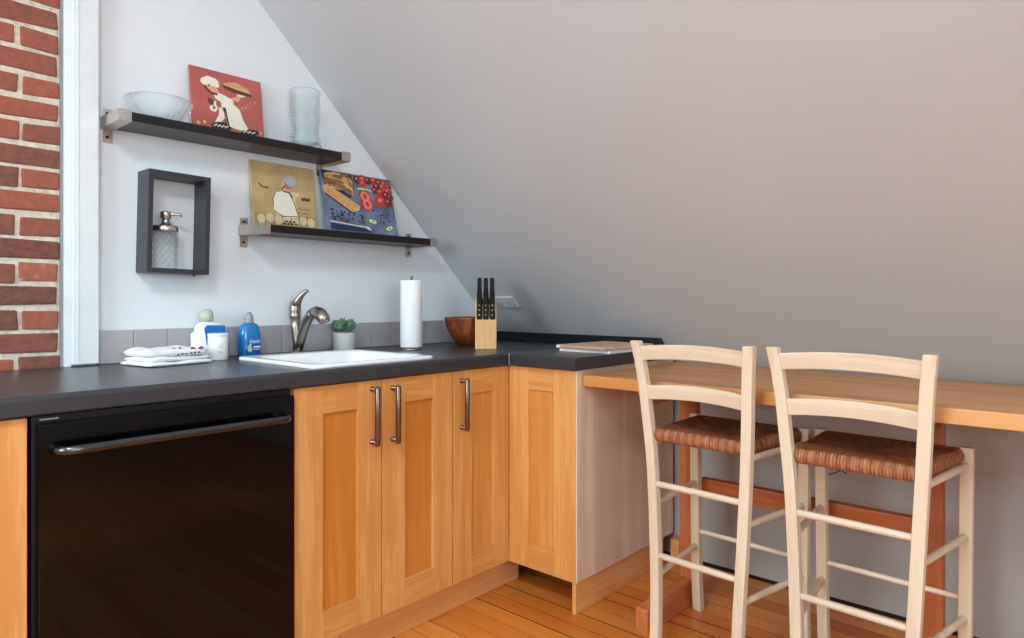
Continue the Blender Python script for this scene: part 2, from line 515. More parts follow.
b = MB(); b.prism([(2.558, 1.425, CT + .0005), (2.606, 1.425, CT + .0005), (2.569, 1.425, .966), (2.558, 1.425, .966)], (0, .963, 0), bev=0.003)
b.box(2.552, 2.560, 1.425, 2.388, CT + .0005, CT + .012, bev=0.002)
tag(b.build('upstand', M['splash_black']), 'low black upstand strip behind the worktop at the foot of the slope', 'backsplash')

# tile backsplash
b = MB()
b.box(0.716, 2.552, 2.392, YB - .0005, CT + .0005, 1.030, mi=1)
x = 0.7175; i = 0
while x < 2.55:
    x1 = min(x + 0.1045, 2.551)
    b.box(x, x1 - .0012, 2.389, 2.394, CT + .0015, 1.0305, bev=0.0012, tone=random.uniform(.2, .9), seg=1)
    x += 0.1055
tag(b.build('tile_backsplash', [M['tile'], M['grout']]), 'single row of grey square tiles along the back wall above the worktop', 'backsplash')

# ------------------------------------------------------------------ base cabinets
def door_y(parent, x0, x1, z0, z1, px0, px1, pz0, pz1, y=1.738, pm='panel'):
    """shaker door facing -y; returns the door part"""
    b = MB(); t = 0.02
    b.box(x0, px0, y, y + t, z0, z1, .002); b.box(px1, x1, y, y + t, z0, z1, .002)
    b.box(px0 - .0005, px1 + .0005, y + .0003, y + t, pz1, z1, .0015, mi=1); b.box(px0 - .0005, px1 + .0005, y + .0003, y + t, z0, pz0, .0015, mi=1)
    d = b.build('door', [M['frame_v'], M['frame_h']], parent)
    b = MB(); b.box(px0, px1, y + .009, y + t - .001, pz0, pz1)
    b.build('door_panel', M[pm], d)['label'] = 'darker honey recessed panel'
    return d
def pull_y(door, x, z0, z1, y=1.738):
    b = MB(); yy = y - .032
    b.tube([(x, yy, z0 - .006), (x, yy, z0), (x, yy, z1), (x, yy, z1 + .006)], [.006, .009, .009, .006], 14)
    for z in (z0 + .004, z1 - .004):
        b.tube([(x, y + .001, z), (x, y - .004, z), (x, y - .005, z), (x, yy, z)], [.0085, .0085, .0055, .0058], 12)
    b.build('handle', M['pull'], door)['label'] = 'brushed dark metal bar pull'
ZD0, ZD1 = 0.115, 0.874
# the two-door sink unit
c = thing('base_cabinet', (1.331, 2.05, ZD0), 'two-door maple base cabinet under the white sink', 'cabinet')
b = MB()
for x in (1.021, 1.623): b.box(x, x + .018, 1.76, 2.36, ZD0, 0.876)
b.box(1.039, 1.623, 1.76, 2.36, ZD0, ZD0 + .018); b.box(1.039, 1.623, 2.35, 2.36, ZD0, .876)
b.build('body', M['carcass'], c)
d = door_y(c, 1.0215, 1.3285, ZD0, ZD1, 1.116, 1.237, 0.204, 0.790); pull_y(d, 1.290, 0.676, 0.851)
d = door_y(c, 1.3315, 1.640, ZD0, ZD1, 1.427, 1.548, 0.204, 0.790); pull_y(d, 1.3715, 0.672, 0.847)
# narrow unit
c = thing('base_cabinet', (1.79, 2.05, ZD0), 'narrow single-door maple cabinet between sink cabinet and corner', 'cabinet')
b = MB()
for x in (1.6435, 1.93): b.box(x, x + .016, 1.76, 2.36, ZD0, 0.876)
b.box(1.6595, 1.93, 1.76, 2.36, ZD0, ZD0 + .018); b.box(1.6595, 1.93, 2.35, 2.36, ZD0, .876)
b.build('body', M['carcass'], c)
d = door_y(c, 1.6435, 1.9397, ZD0, ZD1, 1.738, 1.852, 0.204, 0.787, pm='panel_light'); pull_y(d, 1.682, 0.667, 0.842)
# corner end unit, its door facing -x
c = thing('base_cabinet', (2.26, 1.58, 0.0), 'corner maple cabinet end unit with pale birch side panel next to the bar', 'cabinet')
b = MB()
b.box(1.962, 2.64, 1.72, 1.734, ZD0, .876); b.box(1.962, 2.64, 1.437, 1.72, ZD0, ZD0 + .018); b.box(2.625, 2.64, 1.437, 1.72, ZD0, .876)
b.build('body', M['carcass'], c)
b = MB(); X = 1.940; t = .02; y0, y1, p0, p1 = 1.4225, 1.7376, 1.520, 1.640
b.box(X, X + t, y0, p0, ZD0, ZD1, .002); b.box(X, X + t, p1, y1, ZD0, ZD1, .002)
b.box(X + .0003, X + t, p0 - .0005, p1 + .0005, .790, ZD1, .0015, mi=1); b.box(X + .0003, X + t, p0 - .0005, p1 + .0005, ZD0, .207, .0015, mi=1)
d = b.build('door', [M['frame_v'], M['frame_hy']], c)
b = MB(); b.box(X + .009, X + t - .001, p0, p1, .207, .790)
b.build('door_panel', M['panel_light'], d)['label'] = 'darker honey recessed panel'
b = MB(); b.box(1.9455, 2.655, 1.418, 1.436, ZD0, .8765, .001)
b.build('side_panel', M['end_panel'], c)['label'] = 'pale pinkish birch side panel'
b = MB(); b.box(1.948, 2.58, 1.424, 1.440, 0.0, ZD0 - .003, .001)
b.build('plinth', M['plinth'], c)
# left end unit, cut by the frame
c = thing('base_cabinet', (0.20, 2.05, ZD0), 'maple cabinet edge left of the black dishwasher', 'cabinet')
b = MB()
b.box(0.369, 0.387, 1.76, 2.36, ZD0 - .115, 0.876, .001); b.box(-.3, -.282, 1.76, 2.36, ZD0, 0.876); b.box(-.282, .369, 1.76, 2.36, ZD0, ZD0 + .018)
b.build('body', M['frame_v'], c)
d = door_y(c, -.28, 0.387, ZD0, ZD1, -.18, .27, .204, .790)
# plinth board
b = MB(); b.box(1.03, 2.056, 1.790, 1.806, 0.0, ZD0 - .004, .001)
tag(b.build('plinth_board', M['plinth']), 'wooden kickboard under the sink cabinets along the floor', 'kickboard')

# ------------------------------------------------------------------ dishwasher
c = thing('dishwasher', (0.708, 2.05, 0), 'glossy black built-in dishwasher with long bar handle', 'dishwasher')
b = MB(); b.box(0.398, 1.0185, 1.756, 2.34, 0.10, 0.872); b.box(0.41, 1.0, 1.80, 2.3, 0.0, 0.10)
b.build('body', M['black_dull'], c)
b = MB(); b.box(0.404, 1.013, 1.724, 1.756, 0.10, 0.858, .003)
d = b.build('door', M['black_gloss'], c)
b = MB()
xa, xb, zz, yh = 0.437, 0.976, 0.801, 1.684
b.tube([(xa - .003, 1.724, zz), (xa - .002, 1.71, zz), (xa + .003, 1.692, zz), (xa + .012, yh, zz), (xa + .05, yh, zz), (xb - .05, yh, zz), (xb - .012, yh, zz), (xb - .003, 1.692, zz), (xb + .002, 1.71, zz), (xb + .003, 1.724, zz)], [(.010, .011)] * 10, 16)
b.build('handle', M['handle_black'], d)['label'] = 'polished dark steel bar handle'
b = MB(); b.box(0.413, 0.449, 1.752, 1.7562, 0.8625, 0.8665, .0008)
b.build('badge', M['steel'], c)['label'] = 'small silver strip at the top left'

# ------------------------------------------------------------------ bar with trestle
c = thing('breakfast_bar', (2.28, 0.56, 0), 'maple wood breakfast bar running along the slope behind the chairs', 'table')
b = MB(); b.box(1.978, 2.672, -0.35, 1.414, 0.818, 0.858, .003)
b.build('tabletop', M['bar'], c)
for yc, hw, xr0 in ((1.178, .032, 1.99), (0.389, .027, 2.14)):
    b = MB(); b.box(2.318, 2.360, yc - hw, yc + hw, 0.085, .772, .003); b.build('post', M['trestle'], c)
    b = MB(); b.box(1.985, 2.40, yc - min(hw, .023), yc + min(hw, .023), 0.0, .085, .004); b.build('foot', M['trestle_x'], c)
    b = MB(); b.prism([(xr0, yc - .02, .8175), (2.50, yc - .02, .8175), (2.47, yc - .02, .772), (xr0 + .03, yc - .02, .772)], (0, .04, 0), bev=.002); b.build('top_rail', M['trestle_x'], c)
b = MB(); b.box(2.322, 2.358, 0.416, 1.13, .405, .468, .003)
b.build('stretcher', M['trestle_y'], c)

# ------------------------------------------------------------------ chairs
def interp(z, zs, vs):
    if z <= zs[0]: return vs[0] + (vs[1] - vs[0]) * (z - zs[0]) / (zs[1] - zs[0])
    for a, bb, va, vb in zip(zs, zs[1:], vs, vs[1:]):
        if z <= bb: return va + (vb - va) * (z - a) / (bb - a)
    return vs[-1]
_zs = [0.0, 0.08, 0.22, 0.40, 0.60, 0.75, 0.90, 0.997]
_xs = [-.352, -.345, -.338, -.332, -.331, -.343, -.3595, -.379]
_ws = [.137, .138, .1413, .150, .1597, .170, .179, .192]
def up_c(z): return interp(z, _zs, _xs), interp(z, _zs, _ws)
_fz = [0.0, 0.08, 0.30, 0.7165]
def fr_c(z): return interp(z, _fz, [.012, .004, .0, .0]), interp(z, _fz, [.1905, .191, .193, .1965])
def smooth_bar(fn, z0, z1, s, hx, hy, n=14):
    secs = []
    for i in range(n + 1):
        z = z0 + (z1 - z0) * i / n
        e = .02
        x = sum(fn(min(max(z + k * e, z0), z1))[0] for k in (-2, -1, 0, 1, 2)) / 5
        wd = sum(fn(min(max(z + k * e, z0), z1))[1] for k in (-2, -1, 0, 1, 2)) / 5
        if i in (0, n): x, wd = fn(z)
        y = s * wd
        secs.append([(x - hx, y - hy, z), (x + hx, y - hy, z), (x + hx, y + hy, z), (x - hx, y + hy, z)])
    return MB().bar(secs, bev=.0035)
def rush_seat():
    b = MB()
    xb_, xf_, hb, hf = -.340, .014, .162, .1945
    zt, th = 0.712, 0.040
    rail, N = 0.0085, 120
    def rim(side, t):  # t in 0..1 along the side, corners cut round the legs
        P = [(xb_, -hb), (xf_, -hf), (xf_, hf), (xb_, hb)]
        p, q = P[side], P[(side + 1) % 4]
        return p[0] + (q[0] - p[0]) * t, p[1] + (q[1] - p[1]) * t
    cx = (xb_ + xf_) / 2
    rs = [0.0, .12, .26, .40, .54, .66, .76, .84, .90]
    prof = [(r, None) for r in rs]
    arc = [(0.90 + .10 * math.sin(a), a) for a in [PI * k / 10 for k in range(1, 10)]]
    rings = []
    tn = {}
    t = b.bm
    for r, a in prof + arc + [(.88, PI), (.55, PI), (0.0, PI)]:
        ring = []
        for side in range(4):
            for k in range(N):
                u = k / N
                px, py = rim(side, u)
                # round the corner a little
                cu = min(u, 1 - u)
                rc = 1 - 0.03 * max(0, 1 - cu / 0.06) ** 2
                X = cx + (px - cx) * r * rc; Y = py * r * rc
                along = X if side in (0, 2) else Y
                rip = 0.5 + 0.5 * math.cos(2 * PI * along / rail + 1.3 * math.sin(side * 2.1 + along * 60))
                wob = 0.5 + 0.5 * math.sin(along * 231.0 + side * 3)
                if a is None:
                    dip = -0.016 * (1 - r) ** 1.2 - 0.004 * math.exp(-((cu - 0) / .1) ** 2) * (r > .2)
                    Z = zt + dip + 0.0022 * rip * min(1, r * 3) + .001 * wob
                else:
                    Z = zt - th / 2 + (th / 2) * math.cos(a) + (.001 * wob if a < PI / 2 else 0)
                    if a < PI:
                        X += (px - cx) * 0.008 * rip; Y += py * 0.008 * rip
                        Z += 0.0018 * rip * math.cos(a)
                ring.append((t.verts.new((X, Y, Z)), (rip * .55 + wob * .25 + .1) * (1.0 if a is not None else (.55 + .3 * r if side == 3 else .34 + .4 * r ** 3))))  # top darkened inward and away from the back, painting in the bar's shade
        rings.append(ring)
    n = 4 * N
    for A, B in zip(rings, rings[1:]):
        for i in range(n):
            j = (i + 1) % n
            f = t.faces.new((A[i][0], A[j][0], B[j][0], B[i][0]))
            f.smooth = True; f[b.tone] = (A[i][1] + B[j][1]) / 2
    bmesh.ops.remove_doubles(t, verts=[v for v, _ in rings[0]] + [v for v, _ in rings[-1]], dist=1e-4)
    return b
def make_chair(loc, rz, label):
    c = thing('bar_chair', loc, label, 'chair', 'cream ladder-back chairs at the breakfast bar', (0, 0, rz))
    for s in (1, -1):
        smooth_bar(up_c, 0.0, 0.997, s, .0140, .0158).build('back_leg', M['chair'], c, local=True)
    for s in (1, -1):
        smooth_bar(fr_c, 0.0, 0.7165, s, .0145, .0160, 10).build('front_leg', M['chair'], c, local=True)
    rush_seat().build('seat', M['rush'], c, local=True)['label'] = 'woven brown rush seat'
    for (za, zb) in ((.934, .9805), (.807, .853)):          # two arched slats
        secs = []
        for i in range(13):
            t = -1 + 2 * i / 12
            zc_ = (za + zb) / 2
            x0, w0 = up_c(zc_)
            y = t * (w0 - .010)
            arch = .0095 * (1 - t * t)
            bow = .010 * (1 - t * t)
            lo, hi = za + arch, zb + arch
            xl, xh = up_c(za)[0] + bow, up_c(zb)[0] + bow
            secs.append([(xl - .0085, y, lo), (xl + .0085, y, lo), (xh + .0085, y, hi), (xh - .0085, y, hi)])
        MB().bar(secs, bev=.003).build('slat', M['chair_y'], c, local=True)
    def rung(p, q, r=.0105):
        P, Q = Vector(p), Vector(q)
        MB().tube([P, P.lerp(Q, .06), P.lerp(Q, .5), P.lerp(Q, .94), Q], [r * .72, r * .95, r, r * .95, r * .72], 12).build('rung', M['chair_y'], c, local=True)
    for z in (.534, .306):
        x, w_ = up_c(z); rung((x, -w_, z), (x, w_, z))
    x, w_ = fr_c(.292); rung((x, -w_, .292), (x, w_, .292), .0085)
    for s in (1, -1):
        for z in (.468, .239):
            x, w_ = up_c(z); xf, wf = fr_c(z); rung((x, s * w_, z), (xf, s * wf, z))
        x, w_ = up_c(.666); xf, wf = fr_c(.666); rung((x, s * w_, .666), (xf, s * wf, .666))
    return c
ch1 = make_chair((2.2554, 0.925, 0), -0.0635, 'cream ladder-back chair with rush seat nearer the maple cabinets')
def dup(root, loc, rz, label):
    r = root.copy(); COL.objects.link(r); r.location = loc; r.rotation_euler = (0, 0, rz); r['label'] = label
    for ch in list(root.children):
        k = ch.copy(); COL.objects.link(k); k.parent = r
        for g in ch.children:
            d = g.copy(); COL.objects.link(d); d.parent = k
    return r
ch2 = dup(ch1, (2.2565, 0.490, 0), -0.0475, 'cream ladder-back chair with loose strand under its rush seat, farther from the cabinets')
BASE[ch2.name] = Vector((0, 0, 0))
b = MB()
b.tube([(-.30, .045, .674), (-.305, .040, .663), (-.31, .055, .655), (-.312, .068, .650)], .0018, 6)
b.tube([(-.30, .045, .672), (-.304, .030, .662), (-.306, .022, .660)], .0016, 6)
b.build('loose_strand', M['rush'], ch2, local=True)['label'] = 'loose strand of rush hanging down'

# ------------------------------------------------------------------ sink and tap
b = MB()
def rrect(x0, x1, y0, y1, r, n=8):
    out = []
    for cx, cy, a0 in ((x1 - r, y0 + r, -PI / 2), (x1 - r, y1 - r, 0), (x0 + r, y1 - r, PI / 2), (x0 + r, y0 + r, PI)):
        for i in range(n + 1):
            a = a0 + PI / 2 * i / n
            out.append((cx + r * math.cos(a), cy + r * math.sin(a)))
    return out
def loft(b, loops, mi=0, cap=True, smooth=True):
    t = b.bm; R = [[t.verts.new(p) for p in L] for L in loops]
    n = len(R[0])
    for A, B in zip(R, R[1:]):
        for i in range(n):
            f = t.faces.new((A[i], A[(i + 1) % n], B[(i + 1) % n], B[i])); f.smooth = smooth; f.material_index = mi
    if cap:
        f = t.faces.new(R[-1]); f.material_index = mi
    return R
def L(x0, x1, y0, y1, r, z): return [(p, q, z) for p, q in rrect(x0, x1, y0, y1, r)]
x0, x1, y0, y1 = SX0, SX1, SY0, SY1
wl, wb = .040, .075
loft(b, [L(x0 + .002, x1 - .002, y0 + .002, y1 - .002, .03, CT + .0005), L(x0, x1, y0, y1, .032, CT + .005), L(x0 + .002, x1 - .002, y0 + .002, y1 - .002, .03, CT + .010), L(x0 + .006, x1 - .006, y0 + .006, y1 - .006, .028, CT + .012),
         L(x0 + .033, x1 - .033, y0 + .03, y1 - wb + .006, .05, CT + .011), L(x0 + wl, x1 - wl, y0 + .036, y1 - wb, .05, CT + .006),
         L(x0 + wl + .006, x1 - wl - .006, y0 + .042, y1 - wb - .006, .05, CT - .02), L(x0 + wl + .015, x1 - wl - .015, y0 + .05, y1 - wb - .015, .05, CT - .15), L(x0 + wl + .04, x1 - wl - .04, y0 + .08, y1 - wb - .04, .04, CT - .165)])
k = thing('kitchen_sink', ((x0 + x1) / 2, (y0 + y1) / 2, CT), 'white drop-in enamel sink set in the charcoal worktop', 'sink')
b.build('basin', M['porcelain'], k)
b = MB(); b.lathe([(.040, 0), (.040, .003), (.030, .004), (.026, .001)], ((x0 + x1) / 2, (y0 + y1) / 2, CT - .165), 24)
b.build('drain', M['steel'], k)

fx, fy = 1.368, 2.305
k = thing('kitchen_tap', (fx, fy, CT), 'brushed nickel kitchen tap behind the white sink', 'tap')
b = MB()
b.lathe([(.024, 0), (.024, .006), (.021, .010), (.018, .013)], (fx, fy, CT), 28)
b.tube([(fx, fy, CT + .010), (fx - .002, fy, CT + .05), (fx - .006, fy + .004, CT + .10), (fx - .008, fy + .006, CT + .14)], [.0165, .0175, .019, .0205], 24)
b.build('body', M['nickel'], k)
b = MB()
cx, cy = fx - .008, fy + .006
b.lathe([(.0195, .134), (.0215, .142), (.0220, .148), (.0208, .153), (.0222, .160), (.0226, .178), (.020, .192), (.013, .202), (.006, .206)], (cx, cy, CT), 26)
b.tube([(cx, cy - .002, CT + .182), (cx + .004, cy - .014, CT + .203), (cx + .010, cy - .028, CT + .222), (cx + .018, cy - .044, CT + .237), (cx + .022, cy - .054, CT + .240)],
       [(.021, .019), (.017, .014), (.012, .010), (.009, .008), (.005, .005)], 18)
b.build('lever', M['nickel'], k)
b = MB()
b.tube([(fx + .002, fy - .002, CT + .012), (fx + .003, fy - .014, CT + .05), (fx + .005, fy - .032, CT + .092), (fx + .006, fy - .056, CT + .128), (fx + .008, fy - .078, CT + .150), (fx + .009, fy - .096, CT + .158)],
       [.0165, .0165, .0170, .0180, .0190, .0195], 22)
b.build('spout', M['nickel'], k)
b = MB()
b.tube([(fx + .009, fy - .090, CT + .157), (fx + .010, fy - .112, CT + .160), (fx + .011, fy - .136, CT + .153), (fx + .012, fy - .156, CT + .138), (fx + .012, fy - .163, CT + .126), (fx + .012, fy - .164, CT + .122)],
       [.0195, .0225, .0245, .0235, .0195, .011], 22)
b.build('spray_head', M['nickel'], k)

# ------------------------------------------------------------------ things on the worktop
# folded towel
k = thing('kitchen_towel', (.875, 2.255, CT), 'folded white cotton towel with red print on the worktop', 'towel', rot=(0, 0, math.radians(10)))
b = MB()
def pad(b, cx, cy, lx, ly, z0, th, rot, mi=0, n=26, wave=.003, seed=0):
    """a soft folded layer with a rounded fold along its left and front"""
    t = b.bm; ca, sa = math.cos(rot), math.sin(rot)
    top, bot = [], []
    for i in range(n + 1):
        rt_, rb_ = [], []
        for j in range(n + 1):
            u, v = -1 + 2 * i / n, -1 + 2 * j / n
            e = (max(0, 1 - abs(u) ** 10) ** .5) * (max(0, 1 - abs(v) ** 10) ** .5)
            x, y = u * lx, v * ly
            wv = wave * (math.sin(7 * u + 2 * v + seed) + math.sin(5 * v - 3 * u + seed * 2))
            zm = z0 + th / 2
            X, Y = cx + x * ca - y * sa, cy + x * sa + y * ca
            rt_.append(t.verts.new((X, Y, zm + (th / 2 + wv * .6) * e)))
            rb_.append(rt_[-1] if (i in (0, n) or j in (0, n)) else t.verts.new((X, Y, zm - th / 2 * e)))
        top.append(rt_); bot.append(rb_)
    for i in range(n):
        for j in range(n):
            f = t.faces.new((top[i][j], top[i + 1][j], top[i + 1][j + 1], top[i][j + 1])); f.smooth = True; f.material_index = mi
            try:
                f = t.faces.new((bot[i][j], bot[i][j + 1], bot[i + 1][j + 1], bot[i + 1][j])); f.smooth = True; f.material_index = mi
            except ValueError: pass
pad(b, 0, 0, .108, .085, 0.0, .014, 0.0, seed=1)
pad(b, .004, .004, .101, .078, .013, .015, 0.04, seed=2)
b.build('lower_folds', M['cloth'], k, local=True)
b = MB()
pad(b, -.002, .004, .097, .078, .027, .025, -.03, seed=4, wave=.004)
for (u, v, r) in ((.045, -.066, .2), (.060, -.058, 1.0), (.070, -.072, .4), (.080, -.058, 1.2), (.066, -.05, .8), (.086, -.046, .3)):
    b.tube([(u - .009 * math.cos(r), v - .009 * math.sin(r), .0485), (u, v, .0515), (u + .009 * math.cos(r), v + .009 * math.sin(r), .0485)], [(.0045, .002), (.0065, .003), (.0045, .002)], 8, mi=1)
for (u, v) in ((.01, -.02), (.025, -.03), (.035, -.012), (.046, -.074), (.086, -.03)):
    b.ball((u, v, .0505), (.005, .004, .0016), 2, 8, 6)
for (u, z) in ((-.01, .033), (.004, .035), (.016, .034), (.034, .036), (.046, .036), (.060, .037)):
    b.ball((u, -.0765, z), (.004, .002, .003), 2, 8, 6)
b.build('top_fold', [M['cloth'], M['red_print'], M['dark_print']], k, local=True)['label'] = 'white fold with small red and dark print'

# soap refill jug
k = thing('soap_jug', (1.047, 2.352, CT), 'white soap refill bottle with blue label behind the white canister', 'bottle')
b = MB()
def ov(cx, cy, a, c_, z, n=28, p=3.0):
    out = []
    for i in range(n):
        t = 2 * PI * i / n
        ct, st = math.cos(t), math.sin(t)
        out.append((cx + a * math.copysign(abs(ct) ** (2 / p), ct), cy + c_ * math.copysign(abs(st) ** (2 / p), st), z))
    return out
jx, jy = 1.046, 2.352
loft(b, [ov(jx, jy, .050, .030, CT), ov(jx, jy, .053, .033, CT + .006), ov(jx, jy, .0535, .0335, CT + .088), ov(jx + .004, jy, .047, .031, CT + .096), ov(jx + .006, jy, .046, .030, CT + .112), ov(jx + .006, jy, .040, .027, CT + .122), ov(jx, jy, .020, .018, CT + .128), ov(jx - .002, jy, .012, .012, CT + .132)])
b.build('body', M['white_plastic'], k)
b = MB()
b.prism([(jx + .002, jy - .0345, CT + .012), (jx + .046, jy - .0345, CT + .012), (jx + .0485, jy - .0335, CT + .116), (jx - .014, jy - .0345, CT + .118), (jx - .024, jy - .0345, CT + .108), (jx - .016, jy - .0345, CT + .05)], (0, .006, 0))
b.prism([(jx + .046, jy - .0345, CT + .012), (jx + .0545, jy - .02, CT + .012), (jx + .052, jy - .02, CT + .112), (jx + .0485, jy - .0335, CT + .116)], (-.004, .004, 0))
b.build('label', M['blue_label'], k)['label'] = 'blue paper label'
b = MB(); b.lathe([(.013, .130), (.0225, .132), (.0235, .150), (.021, .165), (.014, .172), (.004, .174)], (jx - .003, jy, CT), 22)
b.build('cap', M['cap_green'], k)['label'] = 'pale sage cap'
# white canister
k = thing('canister', (1.050, 2.279, CT), 'small white canister with faint print in front of the soap jug', 'canister')
b = MB(); b.lathe([(.030, 0), (.0325, .003), (.0325, .080), (.031, .083)], (1.050, 2.279, CT), 32)
for i, (zz, ln) in enumerate(((.052, .5), (.045, .7), (.031, .45), (.026, .55))):
    for j in range(int(8 * ln)):
        a = math.radians(248 + j * 7)
        b.box(-.0012, .0012, -.0003, .0005, -.0013, .0013, mi=1, mat=Matrix.Translation((1.050 + .0328 * math.cos(a), 2.279 + .0328 * math.sin(a), CT + zz)) @ Matrix.Rotation(a + PI / 2, 4, 'Z'))
b.build('body', [M['white_plastic'], M['grey_print']], k)
b = MB(); b.lathe([(.0330, .081), (.0335, .083), (.0335, .089), (.032, .0915), (.028, .0905)], (1.050, 2.279, CT), 32)
b.build('lid', M['white_plastic'], k)
# blue dish soap
sx, sy = 1.189, 2.334
k = thing('dish_soap_bottle', (sx, sy, CT), 'bright blue dish soap bottle with grey cap beside the sink', 'bottle')
b = MB()
loft(b, [ov(sx, sy, .035, .025, CT), ov(sx, sy, .0375, .028, CT + .006), ov(sx, sy, .0385, .029, CT + .035), ov(sx, sy, .0395, .029, CT + .06), ov(sx, sy, .0385, .028, CT + .085), ov(sx, sy, .035, .026, CT + .104), ov(sx, sy, .028, .022, CT + .116), ov(sx, sy, .016, .015, CT + .122), ov(sx, sy, .0125, .0125, CT + .128)])
b.build('body', M['soap_blue'], k)
b = MB()
yf = sy - .0292
# wraps the front of the bottle; brand mark, duckling shape left plain
b.prism([(sx - .024 + .0, yf - .0002, CT + .010), (sx + .029, yf - .0002, CT + .010), (sx + .031, yf - .0002, CT + .050), (sx - .004, yf - .0002, CT + .044), (sx - .024, yf - .0002, CT + .034)], (0, .002, 0))
tm = Matrix.Translation((sx + .007, yf - .0012, CT + .056)) @ Matrix.Rotation(PI / 2, 4, 'X')
b.ell(sx + .007, CT + .056, .024, .011, .05, 1, 2, yf - .0004)
b.text('Dawn', .0165, tm, 1, .0004)
b.stroke([(sx + .002, CT + .036), (sx + .028, CT + .036)], .005, 1, 1, yf - .0004)
b.stroke([(sx + .000, CT + .028), (sx + .026, CT + .027)], .002, 1, 1, yf - .0004)
b.ell(sx - .012, CT + .030, .009, .012, .3, 1, 3, yf - .0004)
b.ell(sx - .010, CT + .043, .0055, .0055, 0, 1, 3, yf - .0004)
b.build('label', [M['soap_dark'], M['white_plastic'], M['blue_label'], M['pale_green']], k)['label'] = 'printed blue label with white lettering'
b = MB(); b.lathe([(.016, .120), (.0165, .126), (.0145, .130), (.0155, .132), (.0160, .142), (.012, .154), (.0075, .160), (.003, .162)], (sx, sy, CT), 24)
b.build('cap', M['cap_grey'], k)['label'] = 'grey push cap'

# potted succulent
px_, py_ = 1.596, 2.334
k = thing('potted_succulent', (px_, py_, CT), 'small green succulent in a white pot behind the sink', 'plant')
b = MB(); b.lathe([(.041, 0), (.044, .003), (.0475, .070), (.048, .072), (.0445, .072), (.043, .062), (.010, .061)], (px_, py_, CT), 36)
b.build('pot', M['pot'], k)
b = MB(); b.lathe([(.0425, .0615), (.030, .066), (.008, .068)], (px_, py_, CT), 24); b.build('soil', M['soil'], k)
b = MB()
for (ox, oy, R0) in ((-.026, -.012, .024), (.018, -.020, .026), (-.002, .012, .028), (.030, .014, .022), (-.030, .020, .022), (.0, -.034, .018)):
    for lv, (cnt, tilt, ln) in enumerate(((8, 40, .9), (7, 58, 1.0), (5, 74, 1.0), (3, 86, .8))):
        for q in range(cnt):
            a = 2 * PI * (q + .5 * lv) / cnt + ox * 50
            te = math.radians(tilt)
            d = Vector((math.cos(a) * math.cos(te), math.sin(a) * math.cos(te), math.sin(te)))
            base = Vector((px_ + ox, py_ + oy, CT + .080 + lv * .006))
            Lf = R0 * ln * 1.45
            b.tube([base, base + d * Lf * .4, base + d * Lf * .75, base + d * Lf], [(.002, .0015), (.0062, .003), (.0055, .0025), (.0008, .0008)], 7)
b.build('leaves', M['leaf'], k)

# paper towel
rx, ry = 1.803, 2.16
k = thing('paper_towel_holder', (rx, ry, CT), 'metal upright paper towel holder on the worktop', 'paper towel holder')
b = MB(); b.lathe([(.040, 0), (.041, .003), (.038, .006), (.012, .008)], (rx, ry, CT), 36); b.build('base', M['steel'], k)
b = MB(); b.tube([(rx, ry, CT + .005), (rx, ry, CT + .285), (rx + .002, ry, CT + .296), (rx + .006, ry, CT + .304)], [.005, .005, .004, .003], 12); b.build('rod', M['pull'], k)
b = MB()
b.lathe([(.018, .012), (.043, .010), (.0445, .013), (.0445, .283), (.043, .286), (.018, .285), (.0165, .282), (.0165, .014)], (rx, ry, CT), 48, cap0=False, cap1=False)
b.prism([(rx + .040, ry - .022, CT + .011), (rx + .0455, ry - .0, CT + .011), (rx + .0462, ry - .0, CT + .011), (rx + .0415, ry - .022, CT + .011)], (0, 0, .274))
tag(b.build('paper_towel_roll', M['paper']), 'tall white paper towel roll standing on its holder', 'paper towel')

# wooden bowl
b = MB()
b.lathe([(.040, 0), (.050, .002), (.075, .030), (.098, .075), (.108, .118), (.110, .126), (.106, .127), (.102, .118), (.090, .072), (.066, .032), (.030, .014)], (2.165, 2.19, CT), 72,
        fr=lambda r, z, a, k_: r * (1 + (.022 * math.cos(a * 14 + .5) if 1 < k_ < 5 else 0)))
tag(b.build('wooden_bowl', M['bowl_wood']), 'dark carved wooden bowl behind the knife block', 'bowl')

# knife block: local x is right, -y is the front, turned to the camera
ang = math.atan2(-1.94, -2.025) + PI / 2
K0 = (2.055, 1.973, CT)
k = thing('knife_block', K0, 'pale wooden knife block in the worktop corner', 'knife block', rot=(0, 0, ang))
b = MB()
hw, dp = .0445, .052
b.prism([(-hw, -dp, 0), (-hw, dp, 0), (-hw, dp + .012, .205), (-hw, dp - .020, .212), (-hw, -dp, .108)], (2 * hw, 0, 0), bev=.003)
b.build('body', M['block'], k, local=True)
for r_, (yy, zz) in enumerate(((-.030, .128), (.016, .176))):
    for xx in (-.027, 0, .027):
        b = MB(); b.box(-.0095, .0095, -.0022, .0022, -.001, .0012, mat=Matrix.Translation((xx, yy, zz)) @ Matrix.Rotation(math.radians(47), 4, 'X')); b.build('slot', M['black_dull'], k, local=True)['label'] = 'dark blade slot'
Mk = Matrix.Translation(K0) @ Matrix.Rotation(ang, 4, 'Z')
names = [('front row, left', 0, -.027), ('front row, middle', 0, 0), ('front row, right', 0, .027), ('back row, left', 1, -.027), ('back row, middle', 1, 0), ('back row, right', 1, .027)]
